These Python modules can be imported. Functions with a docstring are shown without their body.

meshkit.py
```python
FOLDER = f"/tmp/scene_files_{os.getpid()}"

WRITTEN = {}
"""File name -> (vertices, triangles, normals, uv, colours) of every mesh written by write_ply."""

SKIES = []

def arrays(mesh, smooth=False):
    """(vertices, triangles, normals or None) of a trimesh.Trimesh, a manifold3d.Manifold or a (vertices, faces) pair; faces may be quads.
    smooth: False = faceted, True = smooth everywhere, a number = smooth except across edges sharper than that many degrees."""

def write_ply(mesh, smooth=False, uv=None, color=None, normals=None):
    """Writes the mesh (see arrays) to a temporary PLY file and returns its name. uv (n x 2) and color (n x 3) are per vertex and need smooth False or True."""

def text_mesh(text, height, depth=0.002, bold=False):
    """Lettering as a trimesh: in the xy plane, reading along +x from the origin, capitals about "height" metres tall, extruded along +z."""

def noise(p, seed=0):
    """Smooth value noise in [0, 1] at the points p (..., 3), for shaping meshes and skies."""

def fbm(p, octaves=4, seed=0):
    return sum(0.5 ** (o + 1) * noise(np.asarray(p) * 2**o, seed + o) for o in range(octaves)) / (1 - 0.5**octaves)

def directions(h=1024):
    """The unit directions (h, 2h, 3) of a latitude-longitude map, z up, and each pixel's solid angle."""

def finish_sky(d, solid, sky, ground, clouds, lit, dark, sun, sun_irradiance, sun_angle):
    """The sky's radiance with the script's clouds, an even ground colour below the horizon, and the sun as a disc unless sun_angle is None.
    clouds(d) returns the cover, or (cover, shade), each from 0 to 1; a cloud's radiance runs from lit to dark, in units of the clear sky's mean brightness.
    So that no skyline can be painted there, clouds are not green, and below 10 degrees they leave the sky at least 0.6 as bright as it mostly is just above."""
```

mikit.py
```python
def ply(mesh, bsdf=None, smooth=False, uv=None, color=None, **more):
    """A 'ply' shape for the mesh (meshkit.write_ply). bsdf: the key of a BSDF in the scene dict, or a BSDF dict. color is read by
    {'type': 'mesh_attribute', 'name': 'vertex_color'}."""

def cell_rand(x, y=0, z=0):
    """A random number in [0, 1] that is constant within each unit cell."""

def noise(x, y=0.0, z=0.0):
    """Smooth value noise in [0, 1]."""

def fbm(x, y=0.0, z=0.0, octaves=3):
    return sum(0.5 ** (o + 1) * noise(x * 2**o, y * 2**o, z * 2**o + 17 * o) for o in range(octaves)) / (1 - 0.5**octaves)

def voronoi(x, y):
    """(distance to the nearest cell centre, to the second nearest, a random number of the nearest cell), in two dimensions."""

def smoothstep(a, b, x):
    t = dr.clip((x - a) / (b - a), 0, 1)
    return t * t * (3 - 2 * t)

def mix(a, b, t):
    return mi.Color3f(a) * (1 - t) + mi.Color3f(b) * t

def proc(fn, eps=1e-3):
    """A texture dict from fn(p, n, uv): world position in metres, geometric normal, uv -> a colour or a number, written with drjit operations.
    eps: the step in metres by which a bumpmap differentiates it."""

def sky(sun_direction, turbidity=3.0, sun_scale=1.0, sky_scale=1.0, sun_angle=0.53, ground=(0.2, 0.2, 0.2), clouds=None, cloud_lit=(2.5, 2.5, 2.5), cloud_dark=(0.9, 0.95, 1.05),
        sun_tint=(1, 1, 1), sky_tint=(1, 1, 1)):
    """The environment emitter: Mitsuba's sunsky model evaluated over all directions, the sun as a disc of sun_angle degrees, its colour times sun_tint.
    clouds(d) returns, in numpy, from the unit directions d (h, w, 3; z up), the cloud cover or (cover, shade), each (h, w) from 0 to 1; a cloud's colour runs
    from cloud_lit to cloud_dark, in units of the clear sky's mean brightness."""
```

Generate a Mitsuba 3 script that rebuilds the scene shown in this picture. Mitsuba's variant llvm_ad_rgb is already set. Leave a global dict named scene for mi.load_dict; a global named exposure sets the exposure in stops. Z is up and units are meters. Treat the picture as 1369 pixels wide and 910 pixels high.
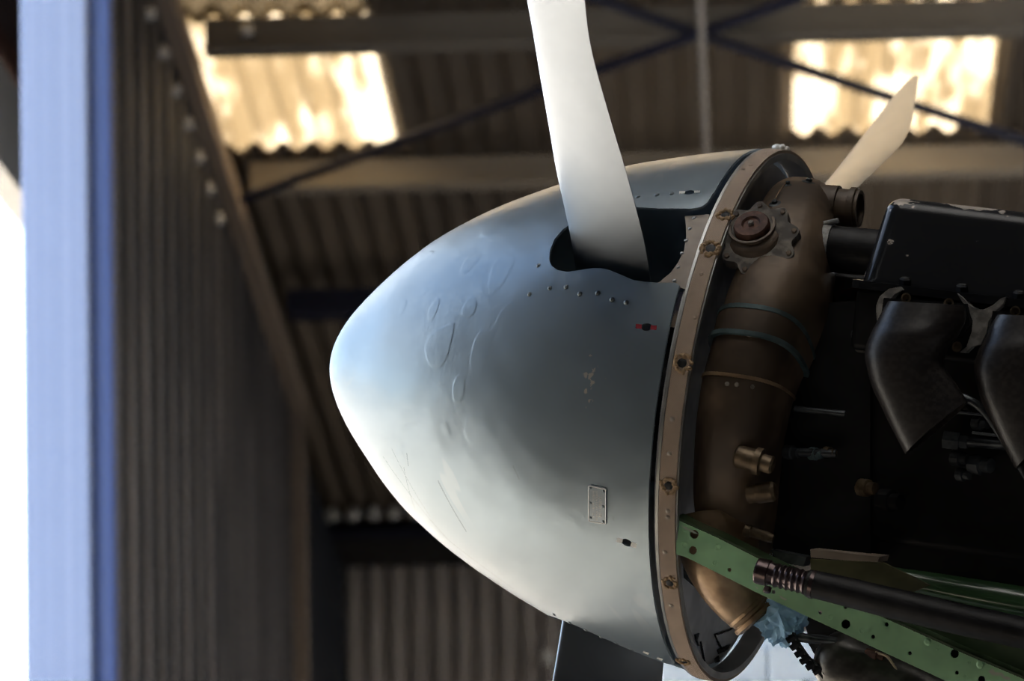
import math
import numpy as np, trimesh, mitsuba as mi, mikit, meshkit, drjit as dr
from manifold3d import Manifold, CrossSection
from scipy.interpolate import PchipInterpolator
from scipy.spatial import cKDTree
from shapely.geometry import Polygon, Point
from mikit import noise, fbm, smoothstep, mix, cell_rand, voronoi

scene, labels = {}, {}
rng = np.random.default_rng(7)

# ------------------------------------------------------------------ camera
FPX, PITCH, ROLL, EYE = 6000.0, math.radians(5.0), math.radians(1.0), 1.6
_r0, FWD = np.array([1.0, 0, 0]), np.array([0, math.cos(PITCH), math.sin(PITCH)])
_u0 = np.array([0, -math.sin(PITCH), math.cos(PITCH)])
RIGHT = math.cos(ROLL) * _r0 - math.sin(ROLL) * _u0
UP = math.cos(ROLL) * _u0 + math.sin(ROLL) * _r0
EYEP = np.array([0, 0, EYE])
T = mi.ScalarTransform4f
scene['camera'] = {
    'type': 'thinlens', 'fov_axis': 'x', 'fov': math.degrees(2 * math.atan(684.5 / FPX)),
    'to_world': T().look_at(origin=EYEP.tolist(), target=(EYEP + FWD).tolist(), up=UP.tolist()),
    'aperture_radius': 0.0088, 'focus_distance': 5.50, 'near_clip': 0.05, 'far_clip': 500.0}

# ------------------------------------------------------------------ daylight
SUN = np.array([-0.14, 0.65, 0.75])
def cloud_cover(d):
    n = meshkit.fbm(d * np.array([3.0, 3.0, 6.0]), 4, 3)
    return np.clip((n - 0.42) * 4, 0, 1) * 0.75, np.clip((n - 0.6) * 2, 0, 1)
scene['sky'] = mikit.sky(SUN, turbidity=3.0, sun_scale=1.0, sky_scale=1.0, ground=(0.32, 0.30, 0.27),
                         clouds=cloud_cover, cloud_lit=(2.0, 2.0, 2.0), cloud_dark=(1.1, 1.12, 1.18), sun_tint=(.98, 1.0, 1.03), sky_tint=(1.05, 1.0, .93))
exposure = 3.85

# ------------------------------------------------------------------ materials
def rgb(r, g, b): return {'type': 'rgb', 'value': [r, g, b]}
def srgb(r, g, b):
    return [((c / 255 + 0.055) / 1.055) ** 2.4 if c > 10 else c / 255 / 12.92 for c in (r, g, b)]
def pr(key, col, rough=0.5, metal=0.0, spec=0.5, bump=None, bscale=1.0, eps=1e-3, **kw):
    c = mikit.proc(col) if callable(col) else rgb(*col)
    b = {'type': 'principled', 'base_color': c, 'roughness': mikit.proc(rough) if callable(rough) else rough,
         'metallic': metal, 'specular': spec, **kw}
    if bump: b = {'type': 'bumpmap', 'arbitrary': mikit.proc(bump, eps), 'scale': bscale, 'bsdf': b}
    scene[key] = {'type': 'twosided', 'bsdf': b}
    return key

# ------------------------------------------------------------------ mesh helpers
def cat(ms): return trimesh.util.concatenate([m for m in ms if m is not None])
def tm(x):
    if isinstance(x, Manifold):
        m = x.to_mesh(); return trimesh.Trimesh(m.vert_properties[:, :3], m.tri_verts, process=False)
    return x
def box(lo, hi):
    lo, hi = np.array(lo, float), np.array(hi, float)
    b = trimesh.creation.box(hi - lo); b.apply_translation((lo + hi) / 2); return b
def rbox(lo, hi, r=0.01, seg=12):
    lo, hi = np.array(lo, float), np.array(hi, float)
    s = Manifold.sphere(r, seg)
    return tm(Manifold.batch_hull([s.translate([x, y, z]) for x in (lo[0] + r, hi[0] - r) for y in (lo[1] + r, hi[1] - r) for z in (lo[2] + r, hi[2] - r)]))
def basis(d):
    d = np.array(d, float); d /= np.linalg.norm(d)
    x = np.cross(d, [0, 0, 1] if abs(d[2]) < 0.9 else [1, 0, 0]); x /= np.linalg.norm(x)
    return x, np.cross(d, x), d
def lathe(p0, d, prof, seg=28):
    """prof: (t, r) pairs along direction d from p0; closed by caps where r > 0"""
    x, y, d = basis(d); a = np.arange(seg) * 2 * np.pi / seg
    prof = [tuple(q) for q in prof]
    if prof[0][1] > 0: prof = [(prof[0][0], 0.0)] + prof
    if prof[-1][1] > 0: prof = prof + [(prof[-1][0], 0.0)]
    rings = [np.array(p0) + t * d + max(r, 1e-6) * (np.cos(a)[:, None] * x + np.sin(a)[:, None] * y) for t, r in prof]
    return loft(rings, False)
def cyl(p0, p1, r, seg=20, r1=None):
    p0, p1 = np.array(p0, float), np.array(p1, float)
    return lathe(p0, p1 - p0, [(0, r), (np.linalg.norm(p1 - p0), r if r1 is None else r1)], seg)
def loft(rings, caps=True):
    n, k = len(rings[0]), len(rings)
    v = np.vstack(rings); f = []
    i = np.arange(n); j = (i + 1) % n
    for q in range(k - 1):
        a, b = q * n, (q + 1) * n
        f.append(np.stack([a + i, a + j, b + j], 1)); f.append(np.stack([a + i, b + j, b + i], 1))
    f = np.vstack(f)
    if caps:
        v = np.vstack([v, [rings[0].mean(0), rings[-1].mean(0)]])
        f = np.vstack([f, np.stack([j, i, i * 0 + n * k], 1), np.stack([(k - 1) * n + i, (k - 1) * n + j, i * 0 + n * k + 1], 1)])
    m = trimesh.Trimesh(v, f, process=False)
    if m.volume < 0: m.invert()
    return m
def smooth_path(pts, n):
    pts = np.array(pts, float)
    t = np.r_[0, np.cumsum(np.linalg.norm(np.diff(pts[:, :3], axis=0), axis=1))]
    return PchipInterpolator(t, pts)(np.linspace(0, t[-1], n))
def tube(pts, r, seg=16, n=None, flat=None):
    """swept round tube through pts; r a number or one per point"""
    pts = np.array(pts, float); r = np.broadcast_to(np.asarray(r, float), (len(pts),))
    q = smooth_path(np.c_[pts, r], n or max(2, 6 * (len(pts) - 1))) if len(pts) > 2 else np.c_[pts, r]
    P, R = q[:, :3], q[:, 3]
    tg = np.gradient(P, axis=0); tg /= np.linalg.norm(tg, axis=1, keepdims=True)
    x, _, _ = basis(tg[0]); rings = []; a = np.arange(seg) * 2 * np.pi / seg
    for k in range(len(P)):
        x = x - (x @ tg[k]) * tg[k]; x /= np.linalg.norm(x); y = np.cross(tg[k], x)
        rings.append(P[k] + R[k] * (np.cos(a)[:, None] * x + np.sin(a)[:, None] * y))
    return loft(rings)
def prism(poly, o, ex, ey, t, holes=()):
    """2-d polygon (k x 2) laid at o with axes ex, ey, thick t along ex x ey"""
    g = Polygon(poly, [h for h in holes])
    m = trimesh.creation.extrude_polygon(g.buffer(0), t, engine='earcut')
    ex, ey = np.array(ex, float), np.array(ey, float)
    M = np.eye(4); M[:3, 0], M[:3, 1], M[:3, 2], M[:3, 3] = ex, ey, np.cross(ex, ey), o
    m.apply_transform(M); return m
def circle(c, r, n=14):
    a = np.arange(n) * 2 * np.pi / n
    return np.c_[c[0] + r * np.cos(a), c[1] + r * np.sin(a)]
used = {}
def key(name, parent=None):
    full = f'{parent}__{name}' if parent else name
    n = used.get(full, -1) + 1; used[full] = n
    return full if n == 0 else f'{full}_{n:03d}'
def put(name, mesh, mat, parent=None, smooth=30, frame=None, label=None, cat_=None, group=None, kind=None, **kw):
    k = key(name, parent)
    m = tm(mesh)
    if isinstance(m, tuple): m = trimesh.Trimesh(*m, process=False)
    if frame is not None:
        m = m.copy(); m.apply_transform(frame)
    scene[k] = mikit.ply(m, mat, smooth=smooth, **kw)
    L = {a: b for a, b in (('label', label), ('category', cat_), ('group', group), ('kind', kind)) if b}
    if L: labels[k] = L
    return k
def thing(name, label, cat_, group=None, kind=None):
    k = key(name)
    labels[k] = {a: b for a, b in (('label', label), ('category', cat_), ('group', group), ('kind', kind)) if b}
    return k

# ------------------------------------------------------------------ frames
def ray(px, py):
    d = (px - 684.5) / FPX * RIGHT - (py - 455.0) / FPX * UP + FWD
    return d                                                     # depth 1 along the camera's axis
ALPHA = math.radians(3.0)                                        # the hangar is turned a little against the camera
HX, HY = np.array([math.cos(ALPHA), -math.sin(ALPHA), 0]), np.array([math.sin(ALPHA), math.cos(ALPHA), 0])
HM = np.eye(4); HM[:3, 0], HM[:3, 1] = HX, HY
ROOF0, SLOPE = 9.9, 0.231                                        # roof underside: z = ROOF0 - SLOPE * hy
def roof_z(y): return ROOF0 - SLOPE * y
def hray(px, py):
    d = ray(px, py); return np.array([d @ HX, d @ HY, d[2]])
def h_y(px, py, y):
    d = hray(px, py); return np.array([0, 0, EYE]) + d * (y / d[1])
def h_x(px, py, x):
    d = hray(px, py); return np.array([0, 0, EYE]) + d * (x / d[0])
def h_roof(px, py, dz=0.0):
    d = hray(px, py); return np.array([0, 0, EYE]) + d * ((ROOF0 + dz - EYE) / (d[2] + SLOPE * d[1]))

# aircraft frame (s aft, d away from the camera, u up), fitted to the photograph
_C = np.array([0.31508, -0.09742, 5.74339])
_a1, _a2 = 0.32507, 0.12011
_ac = np.array([-math.cos(_a1) * math.cos(_a2), math.sin(_a2), math.sin(_a1) * math.cos(_a2)])
_uc = np.array([0, 1.0, 0]) - _ac[1] * _ac; _uc /= np.linalg.norm(_uc)
def cam2w(v): return v[0] * RIGHT + v[1] * UP + v[2] * FWD
AFT, AUP = -cam2w(_ac), cam2w(_uc)
AFAR = np.cross(AUP, AFT)
if AFAR @ FWD < 0: AFAR = -AFAR
AC = EYEP + cam2w(_C)
AM = np.eye(4); AM[:3, 0], AM[:3, 1], AM[:3, 2], AM[:3, 3] = AFT, AFAR, AUP, AC
AI = np.linalg.inv(AM); EYEL = (AI @ np.r_[EYEP, 1])[:3]
def lray(px, py): return AI[:3, :3] @ ray(px, py)
def pl(px, py, n):
    """aircraft-frame point of a pixel on the plane n metres towards the camera from the centre line"""
    d = lray(px, py); return EYEL + d * ((-n - EYEL[1]) / d[1])
def pls(px, py, s):
    d = lray(px, py); return EYEL + d * ((s - EYEL[0]) / d[0])
def lproj(p):
    q = np.atleast_2d(p) @ AM[:3, :3].T + AC - EYEP
    z = q @ FWD; return np.c_[684.5 + FPX * (q @ RIGHT) / z, 455 - FPX * (q @ UP) / z]

# ------------------------------------------------------------------ hangar
pr('m_concrete', lambda p, n, uv: mix((.28, .275, .27), (.37, .365, .36), fbm(p.x * 1.3, p.y * 1.3, 0, 4)), .8)
pr('m_apron', lambda p, n, uv: mix((.46, .465, .46), (.55, .555, .55), fbm(p.x * .9, p.y * .9, 3, 4)), .9)
def sheet_col(a, b):
    return lambda p, n, uv: mix(a, b, fbm(p.x * 2.2, p.y * 1.1, p.z * 1.1, 4))
pr('m_sheet', sheet_col((.12, .094, .067), (.21, .17, .128)), .8)
pr('m_sheet_dark', sheet_col((.09, .072, .054), (.165, .135, .105)), .8)
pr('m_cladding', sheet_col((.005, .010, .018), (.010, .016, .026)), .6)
pr('m_rib', lambda p, n, uv: mix((.050, .050, .057), (.165, .155, .16), smoothstep(.3, .7, fbm(p.x * 4, p.y * 4, p.z * .8, 4))), .6)
pr('m_rib_dark', sheet_col((.055, .055, .06), (.115, .108, .11)), .6)
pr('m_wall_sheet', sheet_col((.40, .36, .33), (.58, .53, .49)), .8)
pr('m_purlin', sheet_col((.27, .235, .19), (.39, .345, .28)), .7)
pr('m_purlin_dark', sheet_col((.13, .118, .10), (.21, .19, .165)), .7)
pr('m_navy', (.010, .013, .036), .6)
pr('m_trim', sheet_col((.22, .17, .13), (.32, .26, .21)), .7)
pr('m_header', sheet_col((.34, .33, .31), (.56, .54, .50)), .7)
pr('m_rust', sheet_col((.16, .08, .045), (.25, .14, .08)), .8)
pr('m_rod', (.42, .40, .38), .5)
pr('m_header_mesh', lambda p, n, uv: mix((.045, .03, .028), (.14, .095, .085), .5 + .5 * dr.sin(p.y * 130 + p.z * 90)), .7)
pr('m_dark', (.03, .028, .026), .7)
pr('m_cap', (.88, .87, .83), .35)
pr('m_wall', (.045, .042, .04), .8)
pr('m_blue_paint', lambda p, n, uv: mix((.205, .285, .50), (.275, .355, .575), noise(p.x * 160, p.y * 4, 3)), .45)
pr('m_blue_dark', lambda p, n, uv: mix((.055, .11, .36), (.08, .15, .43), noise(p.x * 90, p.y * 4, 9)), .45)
scene['m_rooflight'] = {'type': 'principledthin', 'diff_trans': 1.25, 'roughness': .6, 'eta': 1.45,
    'base_color': mikit.proc(lambda p, n, uv: mix((.56, .49, .37), (.97, .92, .81), smoothstep(.40, .66, .35 * noise(p.x * 7.0 + .5, p.y * .9, 2) + .65 * fbm(p.x * 13.7 + 4, p.y * 2.6, 4, 3))))}

scene['m_rooflight_old'] = {'type': 'principledthin', 'diff_trans': 1.0, 'roughness': .6, 'eta': 1.45, 'base_color': mikit.proc(lambda p, n, uv: mix((.22, .19, .14), (.50, .45, .36), fbm(p.x * 7, p.y * 2, 3, 3)))}
scene['m_rooflight_clean'] = {'type': 'principledthin', 'diff_trans': 1.5, 'roughness': .6, 'eta': 1.45, 'base_color': rgb(.86, .88, .90)}
scene['m_rooflight_warm'] = {'type': 'principledthin', 'diff_trans': 1.15, 'roughness': .6, 'eta': 1.45, 'base_color': rgb(.84, .76, .62)}
def corr(w, l, waves, amp=.026, th=.007, seg=8):
    """corrugated sheet: x 0..w, y 0..l, ribs along y"""
    n = waves * seg + 1
    x = np.linspace(0, w, n); z = amp * np.cos(np.linspace(0, waves * 2 * np.pi, n))
    a = np.vstack([np.c_[x, x * 0, z], np.c_[x, x * 0 + l, z], np.c_[x, x * 0, z + th], np.c_[x, x * 0 + l, z + th]])
    i = np.arange(n - 1); f = []
    def quad(p, q, r, s): f.extend([np.stack([p, q, r], 1), np.stack([p, r, s], 1)])
    quad(i, i + n, i + n + 1, i + 1)                              # underside
    quad(2 * n + i, 2 * n + i + 1, 3 * n + i + 1, 3 * n + i)      # top
    quad(i, i + 1, 2 * n + i + 1, 2 * n + i); quad(n + i, 3 * n + i, 3 * n + i + 1, n + i + 1)
    for e in (0, n - 1):
        e = np.array([e]); quad(e, e + 2 * n, e + 3 * n, e + n)
    return trimesh.Trimesh(a, np.vstack(f), process=False)

GX = -2.64                                                       # plane of the gable wall, in the hangar's frame
SW = 1.0
_b = h_roof(1055, 195); _a = h_roof(527, 203)
SW = (_b[0] - _a[0]) / 2; X0 = _a[0]                             # sheet width, and a sheet's left edge
Y_A = 0.5 * (_a[1] + _b[1])                                      # lap under the big rooflights
Y_Z = h_roof(800, 14)[1]
ROW = Y_A - Y_Z
EAVE = 29.8
ca, sa = 1 / math.hypot(1, SLOPE), SLOPE / math.hypot(1, SLOPE)
RL = [(-2.2, -.2), (.9, 2.2)]; RY0, RY1 = -3.0, 7.0          # rooflights over the camera
_x = [GX] + [v for a in RL for v in a] + [GX + 17]
ceiling = put('ceiling', cat([box([GX, -14, 0], [GX + 17, RY0, .12]), box([GX, RY1, 0], [GX + 17, 13.5, .12]), box([-.2, 13.5, 0], [GX + 17, 17.3, .12]), box([GX, 17.3, 0], [GX + 17, Y_Z - 2 * ROW, .12])] + [box([_x[i], RY0, 0], [_x[i + 1], RY1, .12]) for i in range(0, len(_x), 2)] + [ box([X0 + 7.5 * SW, Y_Z - 2 * ROW + .01, 0], [GX + 17, EAVE + .4, .12])]), 'm_wall', None, False,
              np.array([[1, 0, 0, 0], [0, 1, 0, 0], [0, -SLOPE, 1, ROOF0], [0, 0, 0, 1.0]]), kind='structure', label='dark corrugated hangar roof on purlins, sloping down to the far wall')
def to_hangar(k):                                                # re-frames an entry made in hangar coordinates
    scene[k]['to_world'] = T(HM.tolist()); return k
to_hangar(ceiling)
for i, (a, b, RY0, RY1) in enumerate([(*q, RY0, RY1) for q in RL] + [(GX, -.2, 13.5, 17.3), (X0 + 4 * SW, X0 + 7.5 * SW, Y_Z - 2 * ROW, EAVE + .4)]):
    m = corr(b - a, (RY1 - RY0) / ca, 11)
    M = np.eye(4); M[:3, 1] = [0, ca, -sa]; M[:3, 2] = [0, sa, ca]; M[:3, 3] = [a, RY0, roof_z(RY0) + .05]
    m.apply_transform(M)
    to_hangar(put(f'window_{5 + i}', m, 'm_rooflight_warm' if i == len(RL) else 'm_rooflight_clean', None, 35, kind='structure', label='long translucent rooflight overhead, outside the picture'))
win = 0
sheet_ply = {}
for row in range(-2, 7):
    y0 = Y_Z + row * ROW - .05; ln = ROW + .13
    if y0 > EAVE + .2: break
    if y0 + ln > EAVE + .5: ln = EAVE + .5 - y0
    for c in range(-2, 4):
        x0 = max(X0 + c * SW, GX - .95)
        light = c in (-1, 2) and row in (-2, -1, 0) and not (row == -2)
        mesh = corr(SW + .02 if c > -2 else X0 - SW - x0 + .02, ln / ca, 7 if c > -2 else 4)
        M = np.eye(4)
        M[:3, 1] = [0, ca, -sa]; M[:3, 2] = [0, sa, ca]
        M[:3, 3] = [x0, y0, roof_z(y0) + .03 - .012 * (row + 2) * 0 + (-.010 if c % 2 else 0) - .022 * 0 + .012]
        M[1:3, 3] += np.array([0, -.0]) 
        # each lower row tucks in under the sheet above it
        M[2, 3] -= 0.0
        mesh.apply_transform(M)
        yy = mesh.vertices[:, 1]; mesh.vertices[:, 2] += .02 * (yy - y0) / ln
        if light:
            win += 1
            to_hangar(put(f'window_{win}', mesh, 'm_rooflight' if row == 0 else 'm_rooflight_old', None, 35, kind='structure',
                label=['translucent corrugated rooflight cut off by the top edge, above the left rooflight', 'translucent corrugated rooflight cut off by the top edge, at the upper right',
                       'glowing corrugated rooflight at the left beside the gable wall', 'glowing corrugated rooflight behind the far propeller blade'][win - 1]))
        else:
            to_hangar(put('sheet', mesh, 'm_sheet' if (c * 7 + row * 3) % 3 else 'm_sheet_dark', 'ceiling', 35))

def pbox(lo, hi, rowz=True):
    """box whose z is counted from the roof's underside and which follows the slope"""
    m = box(lo, hi); m.vertices[:, 2] += roof_z(m.vertices[:, 1]); return m
# purlins under the sheet laps
for i, (ya, hh, lab) in enumerate(((h_roof(800, 52, -.17)[1] + .09, .15, 'grey brown steel purlin along the top of the picture, above the rooflights'),
                     (h_roof(800, 240, -.16)[1] + .09, .14, 'grey brown steel purlin directly below the glowing rooflights'))):
    to_hangar(put('purlin', cat([pbox([GX + .09, ya - .03, -.01 - hh], [X0 + 3.95 * SW, ya + .03, .0]), pbox([GX + .09, ya - .09, -.02 - hh], [X0 + 3.95 * SW, ya + .03, -hh])]), 'm_purlin_dark' if i == 0 else 'm_purlin', None, False, label=lab, cat_='purlin'))
to_hangar(put('bolt_cap', lathe(h_y(331, 41, h_roof(800, 52, -.17)[1] + .05), [0, -1, .1], [(0, .035), (.03, .034), (.045, .015)], 14), 'm_cap', 'purlin', True))
to_hangar(put('eave_tie', pbox([GX + .09, 24.75, -.22], [X0 + 3.95 * SW, 24.95, -.10]), 'm_navy', None, False, label='dark blue steel beam across the roof, lowest before the far wall', cat_='beam'))
k = thing('eave_beam', 'dark steel eave beam along the top of the far wall', 'beam')
to_hangar(put('web', box([GX - .9, EAVE - .25, 2.72], [GX + 17, EAVE - .03, 2.90]), 'm_dark', k, False))
to_hangar(put('flange', box([GX - .9, EAVE - .33, 2.90], [GX + 17, EAVE - .03, 2.95]), 'm_navy', k, False))
for i in range(6):
    p = h_y(415 + 28 * i, 689 - i, EAVE - .36)
    to_hangar(put('bolt', lathe(p, [0, -1, 0], [(0, .05), (.02, .05), (.04, .02)], 12), 'm_cap', k, True))

# far wall of vertical corrugated sheets
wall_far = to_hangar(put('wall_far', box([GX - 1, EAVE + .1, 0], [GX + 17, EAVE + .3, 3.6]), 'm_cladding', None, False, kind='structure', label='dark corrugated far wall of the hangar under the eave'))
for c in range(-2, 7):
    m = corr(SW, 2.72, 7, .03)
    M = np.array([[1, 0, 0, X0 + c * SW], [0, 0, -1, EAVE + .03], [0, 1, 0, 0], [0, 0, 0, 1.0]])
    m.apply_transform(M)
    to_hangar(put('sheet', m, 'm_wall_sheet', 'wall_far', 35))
p = h_y(733, 878, EAVE - .02)
to_hangar(put('wall_fitting', lathe(p, [-.3, -1, 0], [(0, .05), (.05, .055), (.09, .03)], 14), 'm_cap', 'wall_far', True))
# the other walls, floor and apron
to_hangar(put('floor', box([GX, -14, -.2], [GX + 17, EAVE + .3, 0]), 'm_concrete', None, False, kind='structure', label='concrete hangar floor'))
to_hangar(put('ground', box([GX - 60, -60, -.3], [GX, 90, -.02]), 'm_apron', None, False, kind='structure', label='pale concrete apron outside the open door'))
to_hangar(put('wall_right', box([GX + 17, -14, 0], [GX + 17.2, EAVE + .3, 13.5]), 'm_wall', None, False, kind='structure', label='dark right wall of the hangar'))
to_hangar(put('wall_back', box([GX, -14.2, 0], [GX + 17.2, -14, 13.5]), 'm_wall', None, False, kind='structure', label='dark back wall of the hangar'))

# gable wall: opening from DOOR0 to the blue column, ribbed panels beyond it
COLY, DOOR0, CORN = 18.55, 5.6, 26.0
def edge_z(y): return h_x(224, 0, GX)[2] + (y - h_x(224, 0, GX)[1]) * (h_x(388, 505, GX)[2] - h_x(224, 0, GX)[2]) / (h_x(388, 505, GX)[1] - h_x(224, 0, GX)[1])
def gable_panel(y0, y1, x0, x1, z0=0, top=None):
    b = box([x0, y0, z0], [x1, y1, 1]); t = b.vertices[:, 2] > .5
    b.vertices[t, 2] = (top or edge_z)(b.vertices[t, 1]) ; return b
def strip(y0, y1, x0, x1, za, zb):
    b = box([x0, y0, 0], [x1, y1, 1]); t = b.vertices[:, 2] > .5; y = b.vertices[:, 1]
    b.vertices[:, 2] = np.where(t, zb(y), za(y)); return b
wall_left = thing('wall_left', 'dark ribbed gable wall running away from the blue column', None, kind='structure')
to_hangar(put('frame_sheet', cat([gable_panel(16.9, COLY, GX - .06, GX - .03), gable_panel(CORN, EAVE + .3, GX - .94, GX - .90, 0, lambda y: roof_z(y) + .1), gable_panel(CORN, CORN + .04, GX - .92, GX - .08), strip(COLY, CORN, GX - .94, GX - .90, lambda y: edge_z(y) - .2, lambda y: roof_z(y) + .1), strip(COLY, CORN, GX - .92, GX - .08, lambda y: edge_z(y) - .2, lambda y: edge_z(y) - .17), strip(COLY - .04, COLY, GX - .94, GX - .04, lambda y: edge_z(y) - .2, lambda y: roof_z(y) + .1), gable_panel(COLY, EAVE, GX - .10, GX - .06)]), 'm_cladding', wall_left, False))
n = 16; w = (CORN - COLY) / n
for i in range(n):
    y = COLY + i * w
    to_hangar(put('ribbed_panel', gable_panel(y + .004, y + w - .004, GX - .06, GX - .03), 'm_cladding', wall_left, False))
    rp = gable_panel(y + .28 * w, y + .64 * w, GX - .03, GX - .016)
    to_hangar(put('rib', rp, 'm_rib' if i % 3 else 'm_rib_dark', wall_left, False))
HX0 = GX - .42
HEAD = lambda y: h_x(0, 219, HX0)[2] - .10 * (y - h_x(0, 219, HX0)[1])
to_hangar(put('upper_sheet', cat([strip(DOOR0, COLY + .3, GX - .10, GX - .04, lambda y: y * 0 + 5.9, lambda y: roof_z(y) + .1), strip(-14, DOOR0, GX - .10, GX - .04, lambda y: y * 0, lambda y: roof_z(y) + .1)]), 'm_wall', wall_left, False))
to_hangar(put('header_beam', strip(17.4, 25, HX0 - .12, HX0, HEAD, lambda y: HEAD(y) + .44), 'm_header', wall_left, False))
to_hangar(put('header_angle', strip(17.4, 25, HX0 - .10, HX0 + .02, lambda y: HEAD(y) + .44, lambda y: HEAD(y) + .55), 'm_rust', wall_left, False))
to_hangar(put('header_mesh', strip(17.4, 25, HX0 - .10, HX0 - .04, lambda y: HEAD(y) + .55, lambda y: roof_z(y) + .1), 'm_header_mesh', wall_left, False))
t = box([GX - .02, COLY - .5, -.14], [GX + .06, CORN + .1, .0]); t.vertices[:, 2] += edge_z(t.vertices[:, 1]); 
to_hangar(put('verge_rail', t, 'm_trim', wall_left, False))
to_hangar(put('corner_post', box([GX - .02, CORN - .05, 0], [GX + .06, CORN + .06, edge_z(CORN)]), 'm_trim', wall_left, False))
for i, (px, py) in enumerate(((200, 18), (217, 70), (234, 120), (250, 165), (265, 210), (279, 252), (292, 292))):
    p = h_x(px, py, GX - .014)
    to_hangar(put('bolt_cap', lathe(p - [.01, 0, 0], [1, -.6, 0], [(0, .034), (.025, .032), (.04, .014)], 14), 'm_cap', wall_left, True))

# blue door column
CY = 16.1
L0, R0 = h_y(30, 455, CY)[0], h_y(145, 455, CY)[0]; mid = h_y(119, 455, CY)[0]
col = thing('steel_column', 'light blue painted steel column at the edge of the open hangar door', 'column')
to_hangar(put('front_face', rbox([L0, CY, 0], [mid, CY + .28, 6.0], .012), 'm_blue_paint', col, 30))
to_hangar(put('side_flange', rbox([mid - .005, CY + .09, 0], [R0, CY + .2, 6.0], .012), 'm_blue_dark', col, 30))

# roof bracing: two crossing blue tubes and a sag rod under the roof
def roof_tube(pts, r, dz, mat, **kw):
    P = [h_roof(x, y, dz) for x, y in pts]
    return to_hangar(put('roof_brace' if mat == 'm_navy' else 'sag_rod', tube(P, r * .8, 10, 2 if len(P) == 2 else None), mat, None, 60, **kw))
roof_tube([(770, -12), (935, 45), (1400, 198)], .035, -.30, 'm_navy', label='blue steel brace running down to the right behind the far propeller blade', cat_='brace')
roof_tube([(1075, -6), (935, 45), (720, 121), (325, 266)], .032, -.36, 'm_navy', label='blue steel brace running down to the left behind the near propeller blade', cat_='brace')
roof_tube([(936, -20), (946, 262)], .022, -.40, 'm_rod', label='thin upright steel rod under the roof, by the crossing of the blue braces', cat_='rod')

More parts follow.
